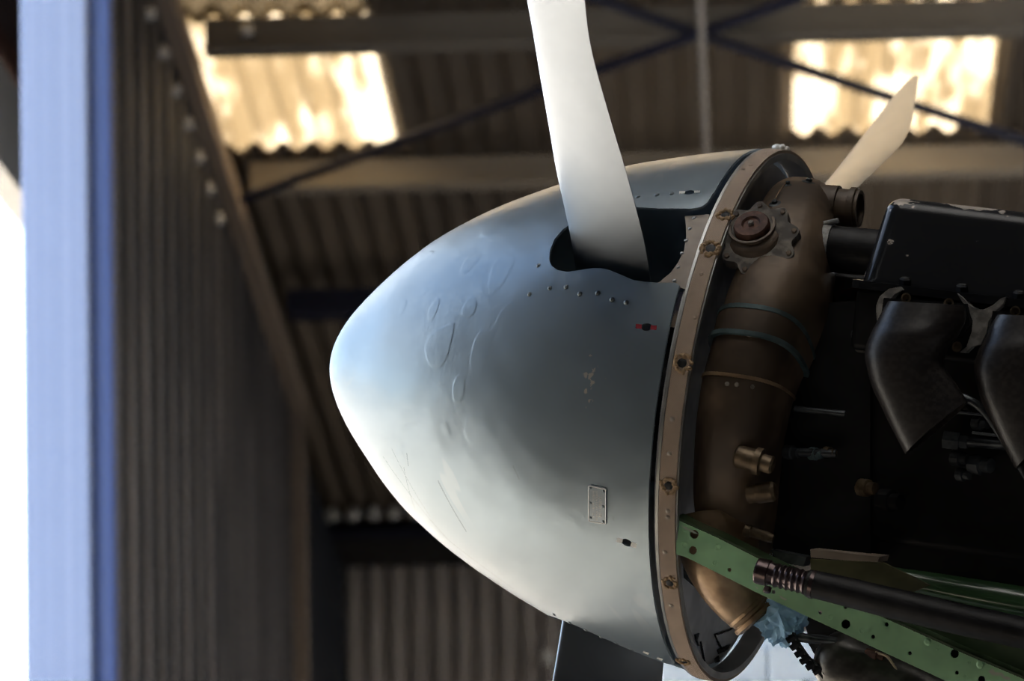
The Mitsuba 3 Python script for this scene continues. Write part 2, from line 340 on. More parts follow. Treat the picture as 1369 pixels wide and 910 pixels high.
# ------------------------------------------------------------------ aircraft materials
def loc(p):                                                      # world point to aircraft frame inside a texture
    q = [p.x - float(AC[0]), p.y - float(AC[1]), p.z - float(AC[2])]
    return [q[0] * float(a[0]) + q[1] * float(a[1]) + q[2] * float(a[2]) for a in (AFT, AFAR, AUP)]
def _seg(a, b, w):
    p, q = (spin(*spix([z])[0]) for z in (a, b)); return (p[0], p[2], q[0], q[2], w)
STREAKS = []
CHIP = pl(797, 503, .285)
def spinner_col(p, n, uv):
    s, d, u = loc(p)
    c = mix((.235, .29, .325), (.27, .325, .36), fbm(s * 9, d * 9, u * 9, 4))
    for (s0, u0, s1, u1, w) in STREAKS:                          # rubbed streaks and nicks in the paint
        l2 = (s1 - s0) ** 2 + (u1 - u0) ** 2
        t = dr.clip(((s - s0) * (s1 - s0) + (u - u0) * (u1 - u0)) / l2, 0, 1)
        q = dr.sqrt(dr.square(s - s0 - t * (s1 - s0)) + dr.square(u - u0 - t * (u1 - u0)) + 1e-12)
        c = mix(c, (.13, .15, .155), smoothstep(w, w * .3, q) * .55 * smoothstep(.05, -.05, d))
    sc = smoothstep(.70, .78, noise(s * 60 + u * 40, u * 14 - s * 8, d * 20)) * smoothstep(.55, .8, noise(s * 9, u * 9, d * 9))
    chip = smoothstep(.56, .62, fbm(s * 150, u * 110, 2, 4) - 13 * dr.sqrt(dr.square(s - CHIP[0]) + dr.square((u - CHIP[2]) * .8) + 1e-9) + .20)
    return mix(mix(c, (.36, .39, .40), sc * .35), (.55, .50, .43), chip)
def spinner_bump(p, n, uv):
    s, d, u = loc(p)
    return .0004 * fbm(s * 24, d * 24, u * 24, 3) + .00005 * noise(s * 260, d * 260, u * 260) + .0003 * smoothstep(.68, .72, noise(s * 34 + 3, d * 34, u * 20)) * smoothstep(-.2, -.4, s)
pr('m_spinner', spinner_col, lambda p, n, uv: .30 + .08 * fbm(p.x * 30, p.y * 30, p.z * 30, 3), .66, .6, spinner_bump, 1.0)
pr('m_blade', lambda p, n, uv: mix((.235, .262, .29), (.275, .302, .33), fbm(p.x * 14, p.y * 14, p.z * 5, 4)), .33, .92, .5)
pr('m_backplate', lambda p, n, uv: mix((.46, .47, .48), (.66, .665, .67), smoothstep(.3, .7, fbm(p.x * 22, p.y * 22, p.z * 22, 4))), .5, .3)
pr('m_black_inside', (.006, .007, .008), .6)
pr('m_steel', lambda p, n, uv: mix((.30, .30, .29), (.5, .5, .48), fbm(p.x * 40, p.y * 40, p.z * 40, 3)), .38, .7)
def strap_col(p, n, uv):
    s, d, u = loc(p); ph = dr.atan2(u, -d)
    w = .5 + .5 * dr.sin(s * 2100) * dr.sin(ph * 720)
    return mix((.14, .105, .08), (.58, .45, .345), w * .75 + .25 * fbm(s * 60, d * 30, u * 30, 3))
pr('m_strap', strap_col, .85, 0, .2)
pr('m_fray', (.30, .20, .11), .9)
pr('m_tan_plate', lambda p, n, uv: mix((.23, .19, .15), (.33, .28, .23), fbm(p.x * 60, p.y * 60, p.z * 60, 3)), .5, .2)

# ------------------------------------------------------------------ propeller
SL = 0.58432
_k = [0, 0.052677, 0.113775, 0.188028, 0.252805, 0.308391, 0.346086]
_pv = PchipInterpolator(np.linspace(0, 1, 7), _k)
_dp = _pv.derivative()
VMAX = math.sqrt(1 - .036 / SL)
def spin(v, ph, off=0.0):
    """spinner surface: v 0 at the tip, ph from the side facing the camera upwards, off outwards"""
    v, ph = np.asarray(v, float), np.asarray(ph, float)
    r, dr_, ds = _pv(v), _dp(v), 2 * SL * v + 1e-9               # s = -SL(1-v^2)
    l = np.hypot(dr_, ds); nr, ns = ds / l, -dr_ / l
    R, s = r + off * nr, -SL * (1 - v * v) + off * ns
    return np.stack([s, -R * np.cos(ph), R * np.sin(ph)], -1)
_gv, _gp = np.meshgrid(np.linspace(.02, 1.02, 700), np.linspace(-1.75, 1.75, 900), indexing='ij')
_gs = spin(_gv, _gp)
_gn = spin(_gv, _gp, .01) - _gs
_ok = ((EYEL - _gs) * _gn).sum(-1) > 0
_tree = cKDTree(lproj(_gs[_ok])); _gvo, _gpo = _gv[_ok], _gp[_ok]
def spix(pts):
    """(v, ph) of pixels on the spinner"""
    w, i = _tree.query(np.atleast_2d(pts), k=3)
    ww = 1 / (w + 1e-6); ww /= ww.sum(1, keepdims=True)
    return np.c_[(_gvo[i] * ww).sum(1), (_gpo[i] * ww).sum(1)]
def rounded(poly, r):
    return np.array(Polygon(poly).buffer(-r).buffer(r).exterior.coords)[:-1]
def dense(p, n=120):
    p = np.array(p); q = np.vstack([p, p[:1]])
    t = np.r_[0, np.cumsum(np.linalg.norm(np.diff(q, axis=0), axis=1))]
    return np.c_[np.interp(np.linspace(0, t[-1], n + 1)[:-1], t, q[:, 0]), np.interp(np.linspace(0, t[-1], n + 1)[:-1], t, q[:, 1])]
FV, FP = .75, .34                                                # flat units of the unrolled spinner
STREAKS += [_seg((586, 643), (623, 710), .0016), (*_seg((540, 625), (556, 682), .0009),), _seg((544, 606), (546, 622), .0012), _seg((512, 610), (600, 722), .0008), _seg((600, 722), (686, 787), .0008), _seg((686, 623), (694, 640), .0010), _seg((524, 600), (575, 690), .0007), _seg((497, 615), (520, 662), .0008)]
hole_px = [(734, 348), (735, 335), (741, 320), (752, 307), (765, 297), (790, 285), (820, 278), (850, 277), (880, 278.5), (925, 279), (938, 276), (946, 270), (953, 258), (975, 259),
           (945, 330), (925, 400), (911, 400), (912, 390), (909, 382), (903, 378), (880, 378), (862, 376.5), (846, 374), (830, 367), (815, 360.5), (803, 358), (790, 358.5), (775, 361), (758, 363.5), (745, 361), (737, 355)]
hole = spix(hole_px) * [FV, FP]
flat = CrossSection([np.array([[.004, -math.pi * FP], [VMAX * FV, -math.pi * FP], [VMAX * FV, math.pi * FP], [.004, math.pi * FP]])])
SLOTS = [(922, 257), (864, 437), (838, 725)]
for k in (0, 1, -1):
    h = hole.copy(); h[:, 1] += k * 2 * math.pi / 3 * FP
    flat = flat - CrossSection([h[::1] if Polygon(h).exterior.is_ccw else h[::-1]])
def warp_spin(m, base=0.0):
    def f(P):
        P = np.asarray(P)
        return spin(np.clip(P[:, 0] / FV, 1e-4, 2), P[:, 1] / FP, base + P[:, 2])
    m = tm(m.warp_batch(f))
    if m.volume < 0: m.invert()
    return m
for px in SLOTS:
    q = spix([px])[0] * [FV, FP]
    flat = flat - CrossSection([circle(q, .0052, 16)])
shell = warp_spin(Manifold.extrude(flat, .0032).refine_to_length(.009), -.0032)
# slight dents of the beaten nose
v = shell.vertices
dent = (meshkit.fbm(v * 16 + 5, 3, 11) - .5) * .0022
rad = np.c_[v[:, 0] * 0, v[:, 1:]]; rad /= np.linalg.norm(rad, axis=1, keepdims=True) + 1e-9
shell.vertices = v + rad * dent[:, None]
prop = thing('propeller', 'three bladed propeller with a big pointed blue grey spinner', 'propeller')
put('spinner', shell, 'm_spinner', prop, 35, AM, label='satin blue grey spinner shell, scratched at the nose')
SP = prop + '__spinner'
put('backplate', lathe([-.034, 0, 0], [1, 0, 0], [(0, .325), (.006, .325)], 64), 'm_backplate', prop, 30, AM, label='dull grey metal backplate')
put('hub', lathe([-.40, 0, 0], [1, 0, 0], [(0, .07), (.05, .10), (.30, .10), (.36, .10)], 40), 'm_black_inside', prop, 30, AM)

for pts_ in ([(985, 818), (984, 831), (956, 848)], [(956, 848), (962, 862), (968, 870)], [(937, 858), (941, 880), (944, 896)], [(930, 852), (934, 862)]):
    put('scratch', tube([pls(x, y, -.0265) for x, y in pts_], .0014, 6, 2 if len(pts_) == 2 else None), 'm_black_inside', prop + '__backplate', False, AM)
for poly_ in ([(958, 868), (976, 860), (972, 868), (960, 874)], [(928, 848), (934, 846), (932, 853), (930, 858)], [(913, 752), (930, 757), (936, 770), (944, 786), (928, 784), (914, 772)], [(955, 880), (960, 876), (962, 884), (956, 886)]):
    f_ = [pls(x, y, -.0278) for x, y in poly_]
    put('dark_patch', prism([(q[1], q[2]) for q in f_], [-.0278, 0, 0], [0, 1, 0], [0, 0, 1], .0012), 'm_black_inside', prop + '__backplate', False, AM)
# blades: lead and trail edges along the radius, measured from the pitch axis
BR = [.12, .20, .33, .40, .50, .60, .70, .95, 1.0, 1.1, 1.2, 1.3, 1.4, 1.46, 1.51, 1.54]
BL = [.050, .050, .047, .047, .041, .034, .026, .014, .018, .026, .035, .045, .056, .061, .062, .058]
BT = [-.050, -.075, -.093, -.097, -.094, -.087, -.082, -.112, -.106, -.084, -.057, -.029, .000, .018, .034, .048]
BB = [64, 63, 62, 61.5, 61, 60.6, 60.2, 58.4, 58, 57.2, 56.4, 55.6, 54.8, 54.3, 54, 53.7]
BTH = [.075, .06, .042, .036, .030, .025, .021, .015, .014, .012, .010, .008, .006, .005, .004, .003]
HUB = np.array([-.165, 0, 0])
def blade(th):
    rr = np.r_[np.linspace(.12, 1.45, 60), np.linspace(1.46, 1.54, 14)]
    fl, ft, fb, fh = (PchipInterpolator(BR, q) for q in (BL, BT, BB, BTH))
    d = np.array([0, -math.cos(th), math.sin(th)]); tn = np.array([0, math.sin(th), math.cos(th)]); ax = np.array([-1.0, 0, 0])
    rings = []; a = np.linspace(0, 2 * np.pi, 41)[:-1]
    for r in rr:
        be = math.radians(float(fb(r))); ch = math.cos(be) * tn + math.sin(be) * ax; nm = np.cross(d, ch)
        l, t, h = float(fl(r)), float(ft(r)), float(fh(r))
        x = .5 - .5 * np.cos(a)                                   # 0 at the lead edge
        y = np.sign(np.sin(a)) * (np.sqrt(x + 1e-9) * (1 - x) * 1.35 + .03 * x * (1 - x)) * np.where(np.sin(a) > 0, 1.0, .75) + .05 * x * (1 - x)
        rings.append(HUB + r * d + (l + (t - l) * x)[:, None] * ch + (h * .75 * y)[:, None] * nm)
    return loft(rings)
TH1 = math.radians(40)
for k, lab in ((0, 'near blade pointing up'), (1, 'lower blade pointing down'), (2, 'far blade behind the engine, blurred')):
    put('blade', blade(TH1 - k * 2 * math.pi / 3), 'm_blade', prop, 50, AM, label=lab)

# ------------------------------------------------------------------ cowling ring with its webbing strap
ring = thing('cowling_ring', 'round cowling ring edged with brown webbing strap behind the spinner', 'ring')
def band(s0, s1, r0, r1, seg=160):
    a = np.arange(seg) * 2 * np.pi / seg
    c = [(s0, r0), (s0, r1), (s1, r1), (s1, r0), (s0, r0)]
    return loft([np.c_[a * 0 + s, -r * np.cos(a), r * np.sin(a)] for s, r in c], False)
put('metal_band', cat([band(-.026, .000, .330, .3385), band(-.027, -.0235, .330, .3415)]), 'm_steel', ring, 30, AM, label='bare metal edge')
put('webbing_strap', band(-.0225, -.0015, .337, .3425), 'm_strap', ring, 30, AM, label='worn brown woven webbing')

# ------------------------------------------------------------------ small things on the spinner
pr('m_rivet', (.17, .20, .215), .4, .3)
pr('m_white_mark', (.62, .62, .58), .6)
pr('m_red_mark', (.30, .012, .02), .6)
pr('m_plate', (.29, .335, .36), .34, .66)
def rivet(v, ph, r, off=0.0, h=None):
    p = spin(v, ph, off); q = spin(v, ph, off + .01); h = h or r * .55
    return lathe(p - (q - p) * .08, q - p, [(0, r), (h * .55 + .0008, r * .85), (h + .0008, r * .45), (h * 1.15 + .0008, 0)], 12)
RIV = [(853, 263), (878, 260.5), (898, 259), (735, 385), (757, 383.5), (775, 392.5), (799, 391.5), (818, 400.5), (837, 404), (720, 355), (708, 393),
       (741, 821), (762, 832), (783, 841.5), (804, 851), (825, 859.5), (845, 867.5)]
for q in spix(RIV): put('rivet', rivet(q[0], q[1], .0036 if q[1] > -.6 else .0028), 'm_rivet' if q[0] < .97 or abs(q[1]) > .5 else 'm_rivet', SP, True, AM)
def patch(poly_px, t, mat, name, parent, base=.0002, dens=.004, smooth=30, **kw):
    f = spix(poly_px) * [FV, FP]
    if not Polygon(f).exterior.is_ccw: f = f[::-1]
    return put(name, warp_spin(Manifold.extrude(CrossSection([f]), t).refine_to_length(dens), base), mat, parent, smooth, AM, **kw)
for (cx, cy), ang, mat in (((922, 257), -2, 'm_white_mark'), ((864, 437), 4, 'm_red_mark'), ((838, 725), 18, 'm_white_mark'), ((873, 876), 24, 'm_white_mark')):
    c, s_ = math.cos(math.radians(ang)), math.sin(math.radians(ang)); hw = 1.2 if cy == 876 else (3.0 if cy > 400 else 1.5)
    for a, b in ((-14, -6), (6, 14)):
        patch([(cx + x * c - y * s_, cy + x * s_ + y * c) for x, y in ((a, -hw), (b, -hw), (b, hw), (a, hw))], .0004, mat, 'painted_mark', SP)
# riveted data plate: worn, unreadable stamping in three upright lines
q4 = [(787.5, 648.5), (789.5, 647), (809, 651.5), (811.5, 653.5), (811.5, 699), (809.5, 701), (790, 697.5), (787.5, 695)]
NP = patch(q4, .0016, 'm_plate', 'name_plate', SP, label='small riveted data plate with worn stamped lines')
def plate_uv(a, b):                                              # a across, b down the plate
    tl, tr, br, bl = np.array([787.5, 647.5]), np.array([811.5, 652.5]), np.array([811.5, 700.5]), np.array([787.5, 696.5])
    return (tl * (1 - a) + tr * a) * (1 - b) + (bl * (1 - a) + br * a) * b
for a, b in ((.13, .07), (.85, .09), (.12, .47), (.84, .51), (.13, .88), (.85, .92)):
    q = spix([plate_uv(a, b)])[0]; put('plate_rivet', rivet(q[0], q[1], .0022, .0016), 'm_rivet', SP, True, AM)
rg = np.random.default_rng(3); lines = []
for a, b0, b1, wd in ((.30, .14, .84, .07), (.48, .12, .94, .06), (.68, .26, .80, .10)):
    b = b0
    while b < b1:
        l = rg.uniform(.018, .042)
        f = spix([plate_uv(a - wd, b + rg.uniform(-.004, .006)), plate_uv(a + wd * rg.uniform(.3, 1), b), plate_uv(a + wd * rg.uniform(.3, 1), b + l * .55), plate_uv(a - wd * rg.uniform(.4, 1), b + l * .5)]) * [FV, FP]
        if not Polygon(f).is_valid: b += l; continue
        if not Polygon(f).exterior.is_ccw: f = f[::-1]
        lines.append(warp_spin(Manifold.extrude(CrossSection([f]), .0006), .0016)); b += l + (.03 if rg.random() < .2 else .008)
edge_px = [plate_uv(*q) for q in ((.03, .02), (.97, .02), (.97, .98), (.03, .98))]
for i in range(4):
    a, b = np.array(edge_px[i]), np.array(edge_px[(i + 1) % 4])
    lines.append(tube([spin(*q, .0018) for q in spix([a, (a + b) / 2, b])], .0006, 6))
put('stamped_lines', cat(lines), 'm_steel', SP, False, AM)
# tan gusset plate across the blade opening
g_px = [(913, 281), (930, 280), (946, 278.5), (943, 291), (930, 334), (915, 383), (908, 380), (880, 378), (869, 377), (880, 370), (893, 359), (903.5, 345), (911, 328), (914.5, 309), (914, 293)]
GP = patch(g_px, .003, 'm_tan_plate', 'gusset_plate', prop, -.012, label='bare tan metal gusset plate with a row of rivets')
for q in spix([(925.5, 284), (919.5, 299), (914, 315), (908.5, 332.5), (903, 351.5), (898, 370)]):
    put('rivet', rivet(q[0], q[1], .0030, -.009), 'm_steel', GP, True, AM)
# fasteners and frayed holes of the strap
def on_ring(px, py, s=-.012):
    p = pls(px, py, s); a = math.atan2(p[2], -p[1])
    return np.array([s, -.3425 * math.cos(a), .3425 * math.sin(a)]), np.array([0, -math.cos(a), math.sin(a)])
def ring_ph(px, py):
    """strap point seen at a pixel: solved along the strap's cylinder"""
    d = lray(px, py); o = EYEL
    A, B, Cc = d[1] ** 2 + d[2] ** 2, o[1] * d[1] + o[2] * d[2], o[1] ** 2 + o[2] ** 2 - .3425 ** 2
    D = B * B - A * Cc
    t = (-B - math.sqrt(max(D, 0))) / A; p = o + d * t
    n = np.array([0, p[1], p[2]]); return p, n / np.linalg.norm(n)
for px, py, r in ((970, 287, .0085), (950, 332, .010), (912, 485, .0095), (894, 649, .0085), (895.5, 779, .008), (914, 884, .007)):
    p, n = ring_ph(px, py)
    k = put('torn_hole', lathe(p - n * .001, n, [(0, r * .62), (.0016, r * .62)], 14), 'm_black_inside', ring + '__webbing_strap', True, AM)
    r *= 1.2; x, y, _ = basis(n); bits = []
    for i in range(16):
        a = i * .3927 + rg.uniform(-.15, .15); rr = r * rg.uniform(.72, 1.05)
        c = p + rr * (math.cos(a) * x + math.sin(a) * y)
        b = trimesh.creation.icosphere(1, 1.0); b.apply_scale([r * rg.uniform(.18, .36), r * rg.uniform(.18, .36), r * rg.uniform(.18, .36)]); b.apply_translation(c); bits.append(b)
    put('frayed_edge', cat(bits), 'm_fray', ring + '__webbing_strap', True, AM)
for px, py in ((993, 226), (1003.5, 220.5), (893, 683), (893, 691.5), (889, 738), (897.5, 809), (895, 606), (930, 424), (938, 366), (899, 560)):
    p, n = ring_ph(px, py)
    put('rivet', lathe(p - n * .0005, n, [(0, .0034), (.0012, .003), (.0018, .0012)], 12), 'm_strap' if py < 430 else 'm_tan_plate', ring + '__webbing_strap', True, AM)
p = np.array([-.012, 0, .3425]); bits = []
for i in range(9):
    b = trimesh.creation.icosphere(1, rg.uniform(.002, .0045)); b.apply_translation(p + rg.uniform(-1, 1, 3) * [.010, .012, .002] + [0, 0, .002]); bits.append(b)
put('lockwire_knot', cat(bits), 'm_cap', ring, True, AM, label='pale knot on top of the strap')

# ------------------------------------------------------------------ engine behind the ring
def wear(a, b, sc=25, lo=.35, hi=.7): return lambda p, n, uv: mix(a, b, smoothstep(lo, hi, fbm(p.x * sc, p.y * sc, p.z * sc, 4)))
pr('m_tank', wear((.055, .038, .025), (.14, .097, .062), 14), .5, .2)
pr('m_tank_bright', wear((.20, .13, .075), (.36, .25, .15), 30), .33, .5)
pr('m_gasket', wear((.09, .08, .07), (.24, .215, .18), 70), .7, .1)
pr('m_rust', wear((.055, .022, .013), (.12, .052, .03), 80), .7)
pr('m_teal', wear((.05, .085, .09), (.10, .15, .155), 30), .4, .3)
pr('m_rubber', wear((.004, .004, .0045), (.010, .010, .011), 50), .5, 0, .25)
pr('m_engine', wear((.003, .0035, .004), (.009, .010, .011), 20), .5, 0, .25)
def chipped(p, n, uv):
    s, d, u = loc(p)
    e = smoothstep(.66, .70, fbm(s * 55, d * 70, u * 70, 4) - .10 + .36 * smoothstep(COVZ - .012, COVZ + .004, u) + .10 * smoothstep(COVS + .012, COVS, s))
    return mix((.010, .011, .013), (.42, .37, .32), e)
COVS, COVZ = pl(1163, 330, .22)[0], pl(1240, 270, .15)[2]
pr('m_cover', chipped, .17, 0, .28, clearcoat=.1, clearcoat_gloss=.9)
pr('m_alloy', wear((.17, .165, .155), (.34, .33, .31), 90), .6, .4)
pr('m_exhaust', wear((.012, .0105, .0105), (.020, .0175, .016), 200), .36, 0, .42)
pr('m_brass', wear((.085, .06, .035), (.17, .125, .075), 70), .42, .6)
pr('m_pipe', wear((.03, .035, .04), (.07, .08, .085), 60), .35, .5)
pr('m_green', wear((.26, .47, .26), (.315, .56, .31), 20), .45, 0, .5)
pr('m_green_chip', (.42, .44, .36), .6)
pr('m_green_dark', wear((.030, .055, .025), (.045, .075, .035), 30), .4, 0, .5)
pr('m_olive', wear((.045, .045, .018), (.07, .068, .028), 30), .55)
pr('m_cloth', lambda p, n, uv: mix((.24, .42, .60), (.32, .52, .70), fbm(p.x * 60, p.y * 60, p.z * 60, 3)), .9, 0, .2)
pr('m_tan_wire', (.42, .33, .24), .5)
pr('m_pale_blue', lambda p, n, uv: mix((.62, .72, .80), (.70, .79, .86), fbm(p.x * 5, p.y * 5, p.z * 3, 3)), .5)

eng = thing('aircraft_engine', 'uncovered black vee engine with brown header tank and exhaust stubs', 'engine')
def tank_pt(ph, a, off=0.0):
    """horseshoe header tank: ph round the engine, a round its section"""
    rho = np.interp(ph, np.radians([-60, -35, 0, 40, 70, 90, 115, 160]), [.205, .215, .232, .240, .236, .230, .220, .205])
    hr = np.interp(ph, np.radians([-60, -35, 0, 40, 90, 160]), [.050, .066, .080, .086, .080, .066]) + off
    hs = np.interp(ph, np.radians([-60, -35, -10, 20, 40, 60, 75, 90, 160]), [.040, .046, .048, .052, .058, .054, .050, .046, .040]) + off
    sc = np.interp(ph, np.radians([-60, -20, 10, 40, 60, 75, 90, 160]), [.040, .040, .046, .064, .054, .040, .028, .020])
    c, s_ = np.cos(a), np.sin(a); e = .72
    x = rho + hr * np.sign(c) * np.abs(c) ** e; y = hs * np.sign(s_) * np.abs(s_) ** e
    return np.stack([sc + y, -x * np.cos(ph), x * np.sin(ph)], -1)
AA = np.linspace(0, 2 * np.pi, 49)[:-1]
def tank_part(p0, p1, n, off=0.0, caps=True): return loft([tank_pt(np.radians(p) + AA * 0, AA, off) for p in np.linspace(p0, p1, n)], caps)
tank_mesh = tank_part(-42, 165, 90)
tank = put('header_tank', tank_mesh, 'm_tank', eng, 40, AM, label='brown weathered curved coolant header tank')
def hit(mesh, px, py):
    """first point of an aircraft-frame mesh seen at a pixel, and its normal"""
    o, d = EYEL, lray(px, py); a, b, c = (mesh.vertices[mesh.faces[:, k]] for k in range(3))
    e1, e2 = b - a, c - a; h = np.cross(d, e2); det = (e1 * h).sum(1) + 1e-20; q = o - a
    u = (q * h).sum(1) / det; w = np.cross(q, e1); v = (d * w).sum(1) / det; t = (e2 * w).sum(1) / det
    ok = (u >= -1e-9) & (v >= -1e-9) & (u + v <= 1 + 1e-9) & (t > 0)
    if not ok.any(): return None
    i = np.where(ok)[0][t[ok].argmin()]; n = np.cross(e1[i], e2[i]); n /= np.linalg.norm(n)
    return o + d * t[i], n if n @ d < 0 else -n
for p0, p1, off, m in ((21, 27, .0025, 'm_tank'), (20.2, 21.2, .006, 'm_teal'), (26.4, 27.4, .004, 'm_teal'), (10.8, 11.6, .0018, 'm_tank_bright')):
    put('tank_band' if off < .004 and m == 'm_tank' else 'tank_seam', tank_part(p0, p1, 4, off), m, tank, 40, AM)
# filler neck with a lobed gasket
P, N0 = hit(tank_mesh, 1016, 323)
N = np.array([.02, -.90, .42]); N /= np.linalg.norm(N); N2 = np.array([-.10, -.72, .68]); N2 /= np.linalg.norm(N2)
X, Y, _ = basis(N); a = np.arange(108) * 2 * np.pi / 108
lob = np.c_[np.cos(a), np.sin(a)] * (.046 + .0045 * np.cos(9 * a))[:, None]
put('filler_flange', prism(lob, P - N * .010, X, Y, .020), 'm_gasket', tank, 30, AM, label='wavy grey filler flange')
for i in range(9):
    t = i * 2 * math.pi / 9; c = P + N * .010 + .0445 * (math.cos(t) * X + math.sin(t) * Y)
    put('bolt', lathe(c, N, [(0, .0036), (.0016, .0036), (.0024, .0026)], 6), 'm_tank', tank, False, AM)
P = pl(1009, 315, -P[1] - .006)
put('filler_neck', lathe(P - N2 * .012, N2, [(.004, .040), (.016, .038), (.020, .0345), (.022, .030), (.023, .0275), (.025, .0272), (.026, .0295), (.029, .0295), (.029, .0262), (.018, .025)], 48), 'm_tank', tank, 35, AM)
put('filler_cap', lathe(P + N2 * .008, N2, [(0, .0225), (.011, .0225), (.014, .021), (.0145, .012), (.0115, .010), (.012, .0)], 40), 'm_rust', tank, 35, AM, label='rusty round filler cap')
put('cap_nut', lathe(P + N2 * .018, N2, [(0, .0038), (.005, .0038), (.0065, .003)], 6), 'm_gasket', tank, False, AM)
for px, py, r in ((1036, 272, .008), (1053, 247, .006), (1081, 243, .0085)):
    h = hit(tank_mesh, px, py)
    if h: put('stud', lathe(h[0] - h[1] * .002, h[1], [(0, r), (.002, r), (.003, r * .5), (.006, r * .45), (.007, r * .3)], 12), 'm_pipe', tank, 30, AM)
pts = [hit(tank_mesh, x, y) for x, y in ((1038, 268), (1044, 258), (1051, 249))]
put('lock_wire', tube([q[0] + q[1] * .004 for q in pts if q], .0008, 6), 'm_tank_bright', tank, True, AM)
for px, py in ((968, 435), (1002, 446), (972, 513), (985, 514), (1006, 517)):
    h = hit(tank_mesh, px, py)
    if h: put('rivet', lathe(h[0], h[1], [(0, .0045 if py < 480 else .003), (.0015, .004 if py < 480 else .0026), (.002, .0015)], 12), 'm_gasket', tank, True, AM)
# lower outlet of the tank
q0, q1, q2, q3 = pl(958, 700, .225), pl(966, 752, .235), pl(988, 800, .23), pl(1011, 826, .225)
put('outlet_pipe', tube([q0, q1, q2, q3], [.056, .046, .034, .026], 28, 24), 'm_tank_bright', tank, 40, AM, label='dented bronze outlet pipe')
ax = q3 - q2; ax /= np.linalg.norm(ax)
put('outlet_ring', lathe(q3 - ax * .018, ax, [(0, .027), (.002, .031), (.006, .031), (.008, .0275), (.011, .0275), (.013, .032), (.018, .032), (.021, .028), (.022, .0)], 36), 'm_tank_bright', tank, 35, AM)
# upper outlets and hose
q0, q1 = pl(1085, 274, .06), pl(1150, 279, .06); ax = (q1 - q0) / np.linalg.norm(q1 - q0); L = np.linalg.norm(q1 - q0)
put('upper_outlet', lathe(q0, ax, [(0, .027), (L * .55, .027), (L * .56, .0235), (L * .78, .0235), (L * .80, .0265), (L * .92, .0265), (L * .94, .0235), (L, .0235), (L, .0185), (L * .7, .018), (L * .7, 0)], 36), 'm_tank', tank, 35, AM)
q0, q1 = pl(1094, 331, .15), pl(1185, 339, .15); ax = (q1 - q0) / np.linalg.norm(q1 - q0)
put('coolant_hose', lathe(q0, ax, [(0, .029), (.11, .029)], 32), 'm_rubber', eng, 35, AM, label='short black rubber hose')
HK = eng + '__coolant_hose'
put('hose_clamp', lathe(q0 + ax * .006, ax, [(0, .0295), (0, .031), (.012, .031), (.012, .0295)], 36), 'm_alloy', HK, 35, AM, label='pale metal clamp')
put('clamp_screw', cyl(q0 + ax * .012 + np.array([-.006, -.008, .030]), q0 + ax * .012 + np.array([.012, -.008, .036]), .0035, 10), 'm_alloy', HK, 30, AM)

put('rear_bracket', rbox([pl(1072, 380, .09)[0], -.10, pl(1100, 425, .09)[2]], [pl(1178, 380, .09)[0], .06, pl(1100, 362, .09)[2]], .006), 'm_engine', eng, 30, AM)
plate_later = [(1100, 404), (1112, 390), (1166, 379), (1166, 402), (1150, 404)]
# rocker cover
c0 = pl(1163, 330, .20); zt, zb = pl(1230, 268, .14)[2], pl(1230, 386, .24)[2]
S1 = c0[0] + .75
h = zt - zb; sl = math.radians(14)
pts = []
sph = Manifold.sphere(.022, 24)
for s_ in (c0[0] + .022, S1):
    for d, u in ((-.235, zb), (-.205, zt - .022), (-.075, zt - .022), (-.045, zb)):
        inset = .010 if u > zb and s_ < S1 else 0
        pts.append(sph.translate([s_ + inset, d + (.022 if d < -.1 else -.022), u]))
cover = Manifold.batch_hull(pts).trim_by_plane([0, 0, 1], zb)
cov = put('rocker_cover', cover, 'm_cover', eng, 30, AM, label='glossy black rocker cover with chipped edges')
lip = Manifold.batch_hull([Manifold.cylinder(.010, .012, .012, 16).translate([s_, d, zb - .008]) for s_ in (c0[0] + .006, S1) for d in (-.242, -.038)])
put('cover_lip', lip, 'm_cover', cov, 30, AM)
for i in range(6):
    p = np.array([pl(1210 + 76 * i, 366 + 9 * i, .243)[0], -.237, zb + .002])
    put('cover_nut', lathe(p, [0, -.3, 1], [(0, .0075), (.008, .0075), (.010, .005)], 6), 'm_engine', cov, False, AM)
# cylinder block, crankcase, sump and gear casing: nearly black bodies
zh = pl(1240, 480, .25)[2]
put('cylinder_head', rbox([c0[0] - .002, -.238, zh], [S1, -.04, zb - .006], .008), 'm_engine', eng, 30, AM, label='black cylinder head')
zc = pl(1240, 735, .16)[2]
put('crankcase', rbox([pl(1062, 600, .16)[0], -.165, zc], [S1, .2, zh + .02], .012), 'm_engine', eng, 30, AM, label='black crankcase')
put('far_bank', rbox([c0[0] + .02, .06, zh], [S1, .24, zt - .05], .02), 'm_engine', eng, 30, AM, label='black far cylinder bank')
put('front_casing', lathe([.125, .0, pl(1060, 560, .14)[2]], [1, 0, 0], [(0, .10), (.01, .165), (.022, .172), (.030, .172), (.031, .160), (.12, .160)], 56), 'm_engine', eng, 35, AM, label='black round reduction gear casing')
wire = [pl(x, y, .178) for x, y in ((1100, 409), (1083, 438), (1068, 480), (1056, 530), (1047, 580), (1042, 640), (1036, 690), (1031, 742))]
put('casing_edge', tube(wire, .0011, 6), 'm_brass', eng, True, AM, label='thin bronze edge of the casing')
put('casing_plate', prism([(q[0], q[2]) for q in [pl(x, y, .170) for x, y in ((1102, 405), (1165, 400), (1165, 760), (1034, 748), (1040, 660), (1046, 590), (1058, 530), (1070, 480), (1085, 438))]], [0, -.176, 0], [1, 0, 0], [0, 0, 1], -.03), 'm_engine', eng, False, AM)
